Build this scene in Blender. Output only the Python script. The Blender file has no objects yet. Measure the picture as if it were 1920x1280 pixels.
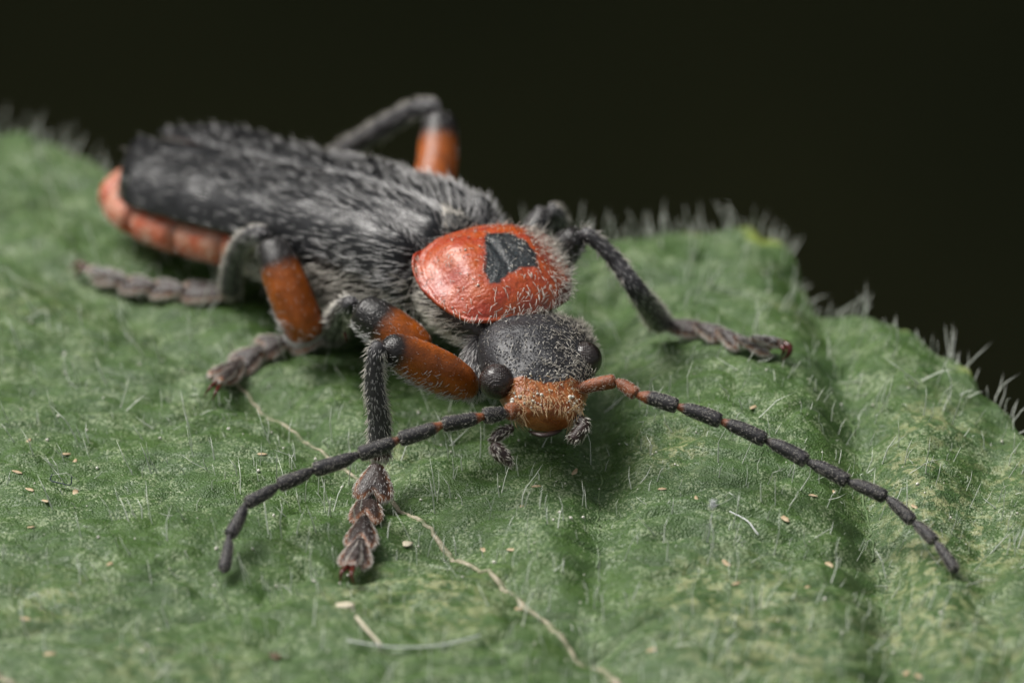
import bpy, math
import numpy as np
from mathutils import Vector, Matrix

# 1 Blender unit = 1 millimetre
sc = bpy.context.scene
sc.unit_settings.system = 'METRIC'
sc.unit_settings.scale_length = 0.001
COL = sc.collection
rng = np.random.default_rng(11)
R = math.radians

# ------------------------------------------------------------------ camera
TH = R(27.0)                 # looking down
DIST, PXMM = 150.0, 117.0    # working distance, photo pixels per mm in the focal plane
CF = np.array([0, math.cos(TH), -math.sin(TH)])
CU = np.array([0, math.sin(TH), math.cos(TH)])
CR = np.array([1.0, 0, 0])
FOC = np.array([0, 0, 2.82 * math.cos(TH)])
cam_d = bpy.data.cameras.new('camera')
cam = bpy.data.objects.new('camera', cam_d)
COL.objects.link(cam)
cam.location = Vector(FOC - CF * DIST)
cam.rotation_euler = (math.pi / 2 - TH, 0, 0)
cam_d.sensor_width = 36
cam_d.lens = 36 * DIST / (1920 / PXMM)
cam_d.clip_start, cam_d.clip_end = 1.0, 400000
cam_d.dof.use_dof = True
cam_d.dof.focus_distance = DIST + 0.75
cam_d.dof.aperture_fstop = (cam_d.lens * 0.001) / 3.3
cam_d.dof.aperture_blades = 0
sc.camera = cam

# ------------------------------------------------------------------ light
SUN_EL, SUN_AZ = R(58), R(-62)    # azimuth from +Y towards +X : light from the beetle's right side, slightly behind
w = bpy.data.worlds.new('World'); sc.world = w; w.use_nodes = True
nt = w.node_tree
bg = nt.nodes['Background']
sky = nt.nodes.new('ShaderNodeTexSky'); sky.sky_type = 'NISHITA'; sky.sun_disc = False
sky.sun_elevation = SUN_EL; sky.sun_rotation = SUN_AZ
sky.dust_density = 6.0; sky.air_density = 1.0
hs = nt.nodes.new('ShaderNodeHueSaturation'); hs.inputs['Saturation'].default_value = 0.18
nt.links.new(sky.outputs[0], hs.inputs['Color'])
nt.links.new(hs.outputs[0], bg.inputs['Color'])
bg.inputs['Strength'].default_value = 0.055
sd = bpy.data.lights.new('sun', 'SUN'); sun = bpy.data.objects.new('sun', sd); COL.objects.link(sun)
sd.energy = 1.5; sd.angle = R(32); sd.color = (1.0, 0.965, 0.91)
sdir = Vector((math.sin(SUN_AZ) * math.cos(SUN_EL), math.cos(SUN_AZ) * math.cos(SUN_EL), math.sin(SUN_EL)))
sun.rotation_euler = sdir.to_track_quat('Z', 'Y').to_euler()
sun.location = sdir * 500
sc.view_settings.view_transform = 'Standard'
sc.view_settings.look = 'None'
sc.view_settings.exposure = 1.12
sc.view_settings.gamma = 1.0
sc.cycles.use_denoising = True
sc.cycles.max_bounces = 8
sc.render.filter_size = 1.0

# ------------------------------------------------------------------ helpers
def nrm(v):
    v = np.asarray(v, float)
    return v / np.maximum(np.linalg.norm(v, axis=-1, keepdims=True), 1e-12)

def W(px, py, d):
    """world point seen at photo pixel (px,py), d mm beyond the focal plane"""
    k = 1 + d / DIST
    return FOC + CF * d + CR * ((px - 960) / PXMM * k) + CU * ((640 - py) / PXMM * k)

def plane(px, py, z=0.0):
    d = 0.0
    for _ in range(40):
        d += (W(px, py, d)[2] - z) / 0.454
    return W(px, py, d)

def project(p):
    q = np.asarray(p) - FOC
    d = q @ CF; k = 1 + d / DIST
    return np.stack([960 + q @ CR / k * PXMM, 640 - q @ CU / k * PXMM, d], -1)

_perm = np.random.default_rng(3).permutation(512)
_grad = np.random.default_rng(4).uniform(0, 2 * np.pi, 512)
def noise(x, y, seed=0):
    xi = np.floor(x).astype(int); yi = np.floor(y).astype(int)
    xf = x - xi; yf = y - yi
    def g(ix, iy, dx, dy):
        a = _grad[_perm[(ix + _perm[(iy + seed * 37) & 511]) & 511]]
        return np.cos(a) * dx + np.sin(a) * dy
    u = xf * xf * xf * (xf * (xf * 6 - 15) + 10); v = yf * yf * yf * (yf * (yf * 6 - 15) + 10)
    a = g(xi, yi, xf, yf) * (1 - u) + g(xi + 1, yi, xf - 1, yf) * u
    b = g(xi, yi + 1, xf, yf - 1) * (1 - u) + g(xi + 1, yi + 1, xf - 1, yf - 1) * u
    return (a * (1 - v) + b * v) * 1.5

def fbm(x, y, seed=0, o=4):
    s = 0; a = 1
    for i in range(o):
        s = s + a * noise(x * 2 ** i, y * 2 ** i, seed + i); a *= .5
    return s

def spline(P, n, closed=False):
    """Catmull-Rom through rows of P, n samples, even in index"""
    P = np.asarray(P, float)
    if P.ndim == 1: P = P[:, None]
    m = len(P); t = np.linspace(0, m - 1, n)
    i = np.minimum(t.astype(int), m - 2); f = (t - i)[:, None]
    E = np.vstack([2 * P[0] - P[1], P, 2 * P[-1] - P[-2]])
    p0, p1, p2, p3 = E[i], E[i + 1], E[i + 2], E[i + 3]
    return .5 * (2 * p1 + (p2 - p0) * f + (2 * p0 - 5 * p1 + 4 * p2 - p3) * f ** 2 + (3 * p1 - p0 - 3 * p2 + p3) * f ** 3)

def interp(x, xp, fp):
    """smooth 1d table lookup"""
    x = np.asarray(x, float)
    xs = np.linspace(xp[0], xp[-1], 400)
    ys = np.interp(xs, xp, fp)
    k = 17; ker = np.hanning(k + 2)[1:-1]; ker /= ker.sum()
    ys2 = np.convolve(np.pad(ys, k // 2, mode='edge'), ker, 'valid')
    return np.interp(x, xs, ys2)

def grid_faces(nu, nv, wrap=False):
    """vertex id = i*nv + j ; wrap closes j"""
    i = np.arange(nu - 1)[:, None]; j = np.arange(nv if wrap else nv - 1)[None, :]
    j2 = (j + 1) % nv
    return np.stack([(i * nv + j), (i * nv + j2), ((i + 1) * nv + j2), ((i + 1) * nv + j)], -1).reshape(-1, 4)

def mesh_obj(name, V, F, mat, parent=None, smooth=True, attrs=None, tris=None):
    V = np.asarray(V, np.float32); F = np.asarray(F, np.int32).reshape(-1, 4) if F is not None and len(F) else np.zeros((0, 4), np.int32)
    T = np.asarray(tris, np.int32).reshape(-1, 3) if tris is not None and len(tris) else np.zeros((0, 3), np.int32)
    me = bpy.data.meshes.new(name)
    me.vertices.add(len(V)); me.vertices.foreach_set('co', V.ravel())
    nl = F.size + T.size
    me.loops.add(nl); me.loops.foreach_set('vertex_index', np.concatenate([F.ravel(), T.ravel()]))
    me.polygons.add(len(F) + len(T))
    me.polygons.foreach_set('loop_start', np.concatenate([np.arange(len(F)) * 4, F.size + np.arange(len(T)) * 3]).astype(np.int32))
    me.polygons.foreach_set('use_smooth', np.full(len(F) + len(T), smooth, bool))
    me.update(calc_edges=True); me.validate()
    for k, a in (attrs or {}).items():
        at = me.attributes.new(k, 'FLOAT', 'POINT'); at.data.foreach_set('value', np.asarray(a, np.float32).ravel())
    me.materials.append(mat)
    o = bpy.data.objects.new(name, me); COL.objects.link(o)
    if parent is not None:
        o.parent = parent
        if parent.type == 'EMPTY': o.matrix_parent_inverse = Matrix.Translation(parent.location).inverted()
    return o

def tag(o, label=None, cat=None, group=None, kind=None):
    for k, v in (('label', label), ('category', cat), ('group', group), ('kind', kind)):
        if v: o[k] = v
    return o

def caps(nu, nv):
    """close first and last ring of a wrapped grid with fans to two extra verts (ids nu*nv, nu*nv+1)"""
    j = np.arange(nv); j2 = (j + 1) % nv; b = (nu - 1) * nv
    return np.vstack([np.stack([j2, j, np.full(nv, nu * nv)], -1), np.stack([b + j, b + j2, np.full(nv, nu * nv + 1)], -1)])

class Surf:
    """wrapped-grid surface with what the hair needs"""
    def __init__(s, V, F, T, nu, nv, axis, attrs): s.V, s.F, s.T, s.nu, s.nv, s.axis, s.a = V, F, T, nu, nv, axis, attrs
    def tris(s):
        q = np.vstack([s.F[:, [0, 1, 2]], s.F[:, [0, 2, 3]]])
        return q
    def normals(s):
        V = s.V; t = s.tris(); n = np.cross(V[t[:, 1]] - V[t[:, 0]], V[t[:, 2]] - V[t[:, 0]])
        N = np.zeros_like(V)
        for k in range(3): np.add.at(N, t[:, k], n)
        return nrm(N)

def loft(C, L, N, wl, hu, hd, nseg=28, power=1.0, rounded=(True, True)):
    """C centres, L lateral and N up vectors per section; wl half width, hu/hd half heights"""
    n = len(C); ph = np.linspace(0, 2 * np.pi, nseg, endpoint=False)
    c, s = np.cos(ph), np.sin(ph)
    c = np.sign(c) * np.abs(c) ** power; s = np.sign(s) * np.abs(s) ** power
    hv = np.where(s[None, :] >= 0, np.asarray(hu)[:, None], np.asarray(hd)[:, None])
    V = C[:, None] + L[:, None] * (np.asarray(wl)[:, None] * c)[..., None] + N[:, None] * (hv * s)[..., None]
    V = V.reshape(-1, 3); V = np.vstack([V, C[0], C[-1]])
    t = np.repeat(np.linspace(0, 1, n), nseg)
    up = np.tile(s, n)
    ax = np.gradient(C, axis=0); ax = np.repeat(nrm(ax), nseg, 0); ax = np.vstack([ax, ax[0], ax[-1]])
    return Surf(V, grid_faces(n, nseg, True), caps(n, nseg), n, nseg, ax, {'t': np.concatenate([t, [0, 1]]), 'up': np.concatenate([up, [0, 0]])})

def sweep(P, rad, n=24, nseg=18, flat=1.0, up=(0, 0, 1), ends=(.0, .0), even=True):
    """tube along P with radius table rad (any length, even in arc), rounded ends; flat scales the radius along 'up'"""
    C = spline(P, 200) if len(P) > 2 else np.linspace(P[0], P[-1], 200)
    s = np.concatenate([[0], np.cumsum(np.linalg.norm(np.diff(C, axis=0), axis=1))]); Lh = s[-1]; s /= Lh
    e = .5 - .5 * np.cos(np.linspace(0, np.pi, n)); t = .35 * e + .65 * np.linspace(0, 1, n)
    C = np.stack([np.interp(t, s, C[:, k]) for k in range(3)], -1)
    rad = np.asarray(rad, float); r = interp(t, np.linspace(0, 1, len(rad)), rad)
    for side, a in enumerate(ends):
        if a > 0:
            x = (t if side == 0 else 1 - t) / a
            r = r * np.sqrt(np.clip(1 - (1 - np.clip(x, 0.02, 1)) ** 2, 0, 1))
    T = nrm(np.gradient(C, axis=0)); upv = np.asarray(up, float)
    N = nrm(upv - (T @ upv)[:, None] * T); L = np.cross(T, N)
    return loft(C, L, N, r, r * flat, r * flat, nseg)

def add_surf(name, S, mat, parent, attrs=None):
    a = dict(S.a); a.update(attrs or {})
    return mesh_obj(name, S.V, S.F, mat, parent, True, a, S.T)

def recompute_out(S):
    pass

def hair_arrays(S, n, length, rad, lay, lift=25, jit=.25, bend=.35, weight=None, droop=0.0, outward=True):
    """hairs rooted over surface S. lay: vec3 or per-vertex (V,3) lie direction"""
    t = S.tris(); V = S.V; N = S.normals()
    cen = V.mean(0)
    A = np.linalg.norm(np.cross(V[t[:, 1]] - V[t[:, 0]], V[t[:, 2]] - V[t[:, 0]]), axis=1)
    if weight is not None: A = A * np.clip(weight[t].mean(1), 0, None)
    if A.sum() <= 0: return np.zeros((0, 3)), [], []
    k = rng.choice(len(t), n, p=A / A.sum())
    b = rng.dirichlet((1, 1, 1), n)
    P = np.einsum('nk,nkc->nc', b, V[t[k]]); Nn = nrm(np.einsum('nk,nkc->nc', b, N[t[k]]))
    lay = np.asarray(lay, float)
    D = np.einsum('nk,nkc->nc', b, lay[t[k]]) if lay.ndim == 2 else np.tile(lay, (n, 1))
    D = D + rng.normal(0, jit, (n, 3))
    D = nrm(D - (D * Nn).sum(1, keepdims=True) * Nn)
    lf = np.radians(lift) * rng.uniform(.6, 1.4, n)[:, None]
    d0 = nrm(D * np.cos(lf) + Nn * np.sin(lf))
    d1 = nrm(d0 + bend * (D - .3 * Nn) + np.array([0, 0, -droop]))
    Ln = (rng.uniform(*length, n) if isinstance(length, tuple) else np.full(n, length) * rng.uniform(.7, 1.2, n))[:, None]
    return strands(P - Nn * rad * .5, d0, d1, Ln, rad)

def strands(P, d0, d1, Ln, rad):
    n = len(P)
    M = P + d0 * Ln * .5; E = M + d1 * Ln * .5
    a = nrm(np.cross(d0, rng.normal(size=(n, 3)))); bb = np.cross(d0, a)
    r = np.broadcast_to(np.asarray(rad, float).reshape(-1, 1), (n, 1))
    out = []
    for c, q in ((P, 1.0), (M, .8)):
        for ang in (0, 2.094, 4.189):
            out.append(c + (a * math.cos(ang) + bb * math.sin(ang)) * r * q)
    out.append(E)
    HV = np.stack(out, 1).reshape(-1, 3)
    base = (np.arange(n) * 7)[:, None]
    F = np.vstack([base + np.array(f) for f in ((0, 1, 4, 3), (1, 2, 5, 4), (2, 0, 3, 5))])
    T = np.vstack([base + np.array(f) for f in ((3, 4, 6), (4, 5, 6), (5, 3, 6))])
    return HV, F, T

def hair_obj(name, parts, mat, parent):
    Vs, Fs, Ts, o = [], [], [], 0
    for (v, f, t) in parts:
        if len(v) == 0: continue
        Vs.append(v); Fs.append(f + o); Ts.append(t + o); o += len(v)
    ob = mesh_obj(name, np.vstack(Vs), np.vstack(Fs), mat, parent, True, None, np.vstack(Ts))
    ob['kind'] = 'stuff'
    return ob

# ------------------------------------------------------------------ materials
class NB:
    def __init__(s, name):
        s.m = bpy.data.materials.new(name); s.m.use_nodes = True; s.t = s.m.node_tree
        s.b = s.t.nodes['Principled BSDF']; s.co = s.t.nodes.new('ShaderNodeTexCoord').outputs['Object']
    def n(s, typ, **kw):
        x = s.t.nodes.new(typ)
        for k, v in kw.items():
            if k.startswith('_'): setattr(x, k[1:], v)
            else:
                key = int(k[1:]) if k[0] == 'i' and k[1:].isdigit() else k.replace('__', ' ')
                if hasattr(v, 'is_output'): s.t.links.new(v, x.inputs[key])
                else: x.inputs[key].default_value = v
        return x
    def noise(s, scale, detail=3.0, rough=.55, co=None, dist=0.0):
        return s.n('ShaderNodeTexNoise', Vector=co or s.co, Scale=scale, Detail=detail, Roughness=rough, Distortion=dist).outputs['Fac']
    def voro(s, scale, feature='F1', co=None, rand=1.0):
        return s.n('ShaderNodeTexVoronoi', _feature=feature, Vector=co or s.co, Scale=scale, Randomness=rand).outputs['Distance']
    def ramp(s, fac, lo, hi, a=0.0, b=1.0):
        return s.n('ShaderNodeMapRange', _interpolation_type='SMOOTHSTEP', i0=fac, i1=lo, i2=hi, i3=a, i4=b).outputs[0]
    def math(s, op, a, b=0.0):
        return s.n('ShaderNodeMath', _operation=op, i0=a, i1=b).outputs[0]
    def mix(s, f, a, b, blend='MIX'):
        c4 = lambda c: c if hasattr(c, 'is_output') else (*c, 1.0)
        return s.n('ShaderNodeMix', _data_type='RGBA', _blend_type=blend, i0=f, i6=c4(a), i7=c4(b)).outputs[2]
    def attr(s, name):
        return s.n('ShaderNodeAttribute', _attribute_name=name).outputs['Fac']
    def bump(s, h, strength, dist, prev=None):
        kw = dict(Height=h, Strength=strength, Distance=dist)
        x = s.n('ShaderNodeBump', **kw)
        if prev is not None: s.t.links.new(prev, x.inputs['Normal'])
        return x.outputs[0]
    def set(s, **kw):
        for k, v in kw.items():
            i = s.b.inputs[k.replace('__', ' ')]
            if hasattr(v, 'is_output'): s.t.links.new(v, i)
            elif isinstance(v, tuple) and len(v) == 3 and i.type == 'RGBA': i.default_value = (*v, 1)
            else: i.default_value = v
        return s

def chitin(name, c1, c2=None, attr=None, lo=.4, hi=.6, rough=.42, grain=22, gs=.35, fine=70, fs=.2, nz=.25, spec=.5, var=.5):
    b = NB(name)
    col = c1
    if c2 is not None:
        f = b.math('ADD', b.attr(attr), b.math('MULTIPLY', b.math('SUBTRACT', b.noise(9, 4), .5), nz))
        col = b.mix(b.ramp(f, lo, hi), c1, c2)
    dark = b.mix(b.ramp(b.noise(5, 4), .3, .7), (1, 1, 1), (var, var, var))
    col = b.mix(1.0, col, dark, 'MULTIPLY')
    nb = b.bump(b.noise(grain, 3), gs, .03)
    nb = b.bump(b.voro(fine), fs, .012, nb)
    b.set(Base__Color=col, Roughness=b.ramp(b.noise(14, 3), .3, .7, rough * .85, rough * 1.2), Normal=nb, Specular__IOR__Level=spec)
    return b.m

M = {}
BLK = (.012, .012, .014); ORG = (.37, .088, .007); RED = (.44, .062, .014)
M['black'] = chitin('black_cuticle', BLK, rough=.40, grain=24, gs=.5, fine=48, fs=.35)
M['elytra'] = chitin('elytra_cuticle', (.009, .0095, .011), rough=.33, grain=13, gs=.3, fine=34, fs=.25)
M['leg'] = chitin('leg_cuticle', ORG, (.016, .014, .013), 'dark', .25, .75, rough=.31, grain=26, gs=.25, fine=36, fs=.5, var=.6)
M['tibia'] = chitin('tibia_cuticle', (.045, .042, .046), (.10, .042, .022), 'dark', .5, .9, rough=.42, grain=30, gs=.35, fine=55, fs=.35)
M['tarsus'] = chitin('tarsus_cuticle', (.030, .015, .011), (.30, .105, .034), 'rim', .30, .90, rough=.45, grain=30, gs=.3, fine=55, fs=.3, nz=.4)
M['claw'] = chitin('claw_cuticle', (.10, .018, .012), rough=.18, grain=10, gs=.05, fine=40, fs=.02)
M['antenna'] = chitin('antenna_cuticle', (.018, .016, .019), (.28, .075, .018), 'dark', .4, .7, rough=.48, grain=34, gs=.4, fine=60, fs=.4)
M['palp'] = chitin('palp_cuticle', (.035, .017, .013), rough=.4, grain=30, gs=.3)
def body_mat():
    b = NB('body_cuticle')
    f = b.ramp(b.math('ADD', b.attr('orange'), b.math('MULTIPLY', b.math('SUBTRACT', b.noise(6, 4), .5), .25)), .4, .6)
    org = b.mix(b.ramp(b.noise(2.0, 4, .6), .38, .62), (.46, .085, .030), (.50, .23, .15))
    org = b.mix(b.attr('joint'), org, (.20, .045, .022))
    b.set(Base__Color=b.mix(f, (.022, .019, .017), org), Roughness=.42, Normal=b.bump(b.noise(40, 3), .3, .012, b.bump(b.noise(9, 3), .5, .06)))
    return b.m
M['body'] = body_mat()

def eye_mat():
    b = NB('compound_eye')
    v = b.voro(34, rand=.2)
    nb = b.bump(b.ramp(v, 0.0, .6, 1, 0), .8, .016)
    b.set(Base__Color=b.mix(b.ramp(v, .2, .5), (.030, .014, .010), (.010, .005, .004)), Roughness=.22, Normal=nb, Specular__IOR__Level=.55, Coat__Weight=.25, Coat__Roughness=.15)
    return b.m
M['eye'] = eye_mat()

def head_mat():
    b = NB('head_cuticle')
    f = b.math('ADD', b.attr('face'), b.math('MULTIPLY', b.math('SUBTRACT', b.noise(8, 4), .5), .12))
    face = b.ramp(f, .47, .53)
    org = b.mix(b.ramp(b.noise(6, 3), .3, .7), (.24, .060, .012), (.38, .13, .035))
    blk = b.mix(b.ramp(b.noise(4, 3), .3, .7), (.012, .012, .014), (.026, .026, .030))
    pit = b.voro(19)
    nb = b.bump(b.ramp(pit, .0, .5), .55, .03)
    nb = b.bump(b.noise(40, 3), .35, .015, nb)
    b.set(Base__Color=b.mix(face, blk, org), Roughness=b.mix(face, (.42,) * 3, (.30,) * 3), Normal=nb)
    return b.m
M['head'] = head_mat()

def pronotum_mat():
    b = NB('pronotum_cuticle')
    wob = b.math('MULTIPLY', b.math('SUBTRACT', b.noise(7, 5, .65), .5), .16)
    spot = b.ramp(b.math('ADD', b.attr('spot'), wob), -.03, .05)
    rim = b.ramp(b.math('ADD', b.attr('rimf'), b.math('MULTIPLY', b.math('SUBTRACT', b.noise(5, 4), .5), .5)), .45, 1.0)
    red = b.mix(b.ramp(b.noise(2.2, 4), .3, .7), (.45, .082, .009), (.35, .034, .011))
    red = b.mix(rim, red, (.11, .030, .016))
    blk = b.mix(b.ramp(b.noise(30, 2), .45, .7), (.008, .010, .012), (.018, .030, .032))
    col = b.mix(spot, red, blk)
    stretched = b.n('ShaderNodeMapping', Vector=b.co, Scale=(1, 1, 1)).outputs[0]
    nb = b.bump(b.noise(7, 4, .6), .42, .06)
    nb = b.bump(b.noise(24, 3, .6, dist=.8), .55, .022, nb)
    nb = b.bump(b.voro(15), .22, .03, nb)
    b.set(Base__Color=col, Roughness=b.ramp(b.noise(9, 4), .3, .7, .22, .36), Normal=nb, Specular__IOR__Level=.6, Coat__Weight=.3, Coat__Roughness=.22,
          Subsurface__Weight=.06, Subsurface__Radius=(.12, .03, .01), Subsurface__Scale=1.0)
    return b.m
M['pronotum'] = pronotum_mat()

def hair_mat(name, c, rough=.4, tr=0.0):
    b = NB(name); b.set(Base__Color=c, Roughness=rough, Specular__IOR__Level=.5, Transmission__Weight=tr, IOR=1.45)
    return b.m
M['hair'] = hair_mat('pale_hair', (.62, .585, .52))
M['hair_grey'] = hair_mat('grey_hair', (.56, .55, .54), .3)
M['hair_gold'] = hair_mat('golden_hair', (.62, .44, .25))
M['hair_leaf'] = hair_mat('leaf_hair', (.64, .68, .60), .35, .0)

def leaf_mat():
    b = NB('leaf_surface')
    big = b.noise(.45, 4); mid = b.noise(2.3, 4, .6)
    g = b.mix(b.ramp(mid, .3, .72), (.026, .070, .006), (.056, .116, .018))
    g = b.mix(b.ramp(big, .38, .66, 0, .55), g, (.052, .100, .034))
    # yellow growing tips at the margin
    g = b.mix(b.ramp(b.attr('tip'), .1, 1.0), g, (.20, .26, .035))
    # dry pale marks
    m = b.math('MULTIPLY', b.attr('blotch'), b.ramp(b.noise(4.6, 6, .70, dist=.5), .48, .60))
    g = b.mix(b.math('MULTIPLY', m, .58), g, (.36, .36, .18))
    # glints of single cells, painted as pale specks into the leaf colour
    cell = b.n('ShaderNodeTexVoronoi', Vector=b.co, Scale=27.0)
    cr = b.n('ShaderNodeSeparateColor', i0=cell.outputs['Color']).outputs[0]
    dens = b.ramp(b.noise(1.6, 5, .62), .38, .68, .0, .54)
    glint = b.ramp(b.math('SUBTRACT', b.math('ADD', cr, dens), 1.0), -.06, .22)
    g = b.mix(b.math('MULTIPLY', glint, .64), g, (.26, .32, .18))
    nb = b.bump(b.noise(5.5, 4, .6), .38, .10)
    nb = b.bump(b.noise(15, 3, .6), .35, .035, nb)
    nb = b.bump(b.ramp(cell.outputs['Distance'], 0.0, .7, 1, 0), .65, .022, nb)
    b.set(Base__Color=g, Roughness=b.ramp(b.noise(9, 3), .3, .7, .40, .58), Normal=nb, Specular__IOR__Level=.5,
          Subsurface__Weight=.06, Subsurface__Radius=(.06, .12, .03), Subsurface__Scale=1.0)
    return b.m
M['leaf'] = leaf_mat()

def simple(name, c1, c2, scale, rough=.6, bs=.4, bd=.03):
    b = NB(name); n = b.noise(scale, 4, .6)
    b.set(Base__Color=b.mix(b.ramp(n, .3, .7), c1, c2), Roughness=rough, Normal=b.bump(b.noise(scale * 2, 3), bs, bd))
    return b.m
M['vein'] = simple('vein_surface', (.085, .12, .045), (.44, .38, .28), 4.5, .6, .8, .05)
M['vein_green'] = simple('green_vein_surface', (.07, .13, .04), (.12, .18, .07), 5, .5)
M['flake'] = simple('brown_flake', (.36, .25, .14), (.52, .42, .27), 7)
M['pale_flake'] = simple('pale_flake', (.48, .42, .30), (.60, .55, .42), 7)
M['dark_flake'] = simple('dark_flake', (.06, .04, .02), (.14, .09, .04), 7)
M['pollen'] = simple('pollen', (.62, .60, .52), (.78, .76, .68), 20, .5)
M['thread'] = simple('white_thread', (.7, .72, .74), (.8, .8, .82), 10, .4)
M['blue_thread'] = simple('blue_thread', (.008, .018, .03), (.012, .03, .045), 10, .5)
M['humus'] = simple('dark_humus', (.026, .027, .006), (.046, .044, .013), .02, .9, .3, 5)
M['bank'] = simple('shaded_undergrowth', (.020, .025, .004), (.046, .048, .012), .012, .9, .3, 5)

# ------------------------------------------------------------------ ground and the bank behind with its added shade roof
gx = np.concatenate([-np.geomspace(60000, 600, 14), np.linspace(-500, 500, 41), np.geomspace(600, 60000, 14)])
X, Y = np.meshgrid(gx, gx, indexing='ij')
Z = -420 + 18 * fbm(X / 160, Y / 160, 9, 3)
g = mesh_obj('ground', np.stack([X, Y, Z], -1).reshape(-1, 3), grid_faces(len(gx), len(gx)), M['humus']); tag(g, kind='structure')
prof = spline(np.array([[560, -470], [720, -400], [880, -300], [960, -120], [960, 90], [860, 250], [640, 330], [520, 345], [540, 420], [800, 520], [1500, 620], [2600, 560], [4200, -500]]), 90)  # overhang is out of view, added to keep sky and sun off the floor
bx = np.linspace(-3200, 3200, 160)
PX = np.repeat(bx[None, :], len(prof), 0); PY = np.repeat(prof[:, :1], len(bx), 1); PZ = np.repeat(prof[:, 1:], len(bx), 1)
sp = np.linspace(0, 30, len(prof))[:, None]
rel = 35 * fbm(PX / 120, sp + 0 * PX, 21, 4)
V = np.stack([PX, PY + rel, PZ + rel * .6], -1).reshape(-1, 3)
bk = mesh_obj('bank_with_shade_roof', V, grid_faces(len(prof), len(bx)), M['bank']); tag(bk, kind='structure')

# ------------------------------------------------------------------ leaf
VEINS = {  # photo pixel tracks of the veins, laid on the leaf plane
    'mid': [(-260, 340), (20, 470), (250, 585), (400, 665), (500, 742), (610, 835), (740, 930), (860, 1025), (1000, 1130), (1130, 1232), (1190, 1285), (1330, 1420), (1500, 1600)],
    'v2': [(1135, 560), (1133, 700), (1128, 850), (1122, 1000), (1118, 1120), (1112, 1195)],
    'v3': [(1505, 500), (1555, 620), (1592, 760), (1620, 900), (1645, 1040), (1680, 1200), (1725, 1400)],
    'v4': [(1885, 790), (1860, 860), (1835, 960), (1850, 1100), (1900, 1300)],
    'l1': [(500, 742), (380, 735), (240, 715), (60, 700), (-200, 700)],
    'l2': [(860, 1025), (700, 1055), (450, 1120), (200, 1180), (-150, 1240)],
    'l3': [(-60, 1215), (10, 1255), (80, 1300), (200, 1400)],
    'u1': [(250, 585), (330, 500), (420, 440), (520, 400)],
}
VW = {k: np.array([plane(*p) for p in v]) for k, v in VEINS.items()}
VS = {k: spline(v, 160) for k, v in VW.items()}
def vdist(x, y, k):
    P = VS[k][::6, :2]; sh = x.shape; q = np.stack([x.ravel(), y.ravel()], -1)
    best = np.full(len(q), 1e9)
    for a, b in zip(P[:-1], P[1:]):
        ab = b - a; t = np.clip(((q - a) @ ab) / (ab @ ab), 0, 1)
        dd = q - a - t[:, None] * ab; best = np.minimum(best, (dd * dd).sum(1))
    return np.sqrt(best).reshape(sh)

def leaf_h(x, y, fine=True):
    x = np.asarray(x, float); y = np.asarray(y, float)
    h = .62 * np.exp(-((x - 3.9) / 2.6) ** 2 - ((y - 2.2) / 4.0) ** 2)          # swollen panel beside the head
    h += .28 * np.exp(-((x - .7) / 1.2) ** 2 - ((y + 2.2) / 1.8) ** 2)
    h += .25 * np.exp(-((x + 5.5) / 2.6) ** 2 - ((y + 2.0) / 2.0) ** 2)
    for k, (dep, wd) in {'mid': (.20, .55), 'v2': (.30, .45), 'v3': (.50, .50), 'v4': (.2, .4), 'l1': (.14, .5), 'l2': (.10, .5), 'l3': (.15, .5), 'u1': (.1, .4)}.items():
        if fine or k in ('mid', 'v3', 'v2'):
            h = h - dep * np.exp(-(vdist(x, y, k) / wd) ** 2)
    h += .10 * noise(x * .55, y * .55, 5)
    if fine:
        # puckers : veinlets running across the panels
        wx = x + .5 * noise(x * .7, y * .7, 8); wy = y + .35 * noise(x * .8, y * .8, 12) - .10 * np.sin(x * 1.2)
        rdg = 1 - np.abs(noise(wx * .55, wy * 1.25, 31)) * 2.2
        h -= .085 * np.clip(rdg, 0, 1) ** 3
        h += .075 * noise(wx * 1.1, wy * 1.9, 40) + .036 * noise(x * 2.6, y * 3.4, 44) + .016 * noise(x * 6, y * 7, 47)
    return h

def hit(px, py, up=0.0):
    """point of the leaf surface seen at a photo pixel, lifted by up"""
    p = plane(px, py, 0.0)
    for _ in range(25):
        h = float(leaf_h(np.array([p[0]]), np.array([p[1]]), False)[0]) + up
        p = plane(px, py, .5 * p[2] + .5 * h)
    return p

EDGE = [(-1500, 330), (-1100, 170), (-750, 120), (-420, 140), (-200, 185), (0, 226), (100, 250), (230, 312), (420, 372), (650, 408), (860, 418), (1060, 416), (1180, 408), (1300, 400), (1370, 394), (1402, 386), (1428, 412), (1446, 408), (1478, 424), (1503, 460), (1530, 505), (1572, 532), (1640, 560), (1700, 592), (1760, 632), (1812, 652), (1838, 690), (1880, 720), (1925, 778), (2020, 890), (2150, 1080), (2260, 1350)]
EW = np.array([plane(px, py, .10 if px < 1100 else .28) for px, py in EDGE])
es = spline(EW, 600)
o_ = np.argsort(es[:, 0]); es = es[o_]
xs = np.linspace(-20.5, 11.3, 740)
ye = np.interp(xs, es[:, 0], es[:, 1])
ye = ye + .05 * noise(xs * 2.2, xs * 0, 61) + .02 * noise(xs * 6, xs * 0, 62)
y0 = -10.5 + .022 * xs ** 2
NT = 440
tt = np.linspace(0, 1, NT)
X = np.repeat(xs[:, None], NT, 1); Y = y0[:, None] + (ye - y0)[:, None] * tt[None, :]
H = leaf_h(X, Y)
de = (ye - y0)[:, None] * (1 - tt[None, :])            # distance to margin along y
H = H - .09 * np.exp(-(de / .30) ** 2) - .03 * np.exp(-de / 1.2)
tipv = np.zeros_like(X)
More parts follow.
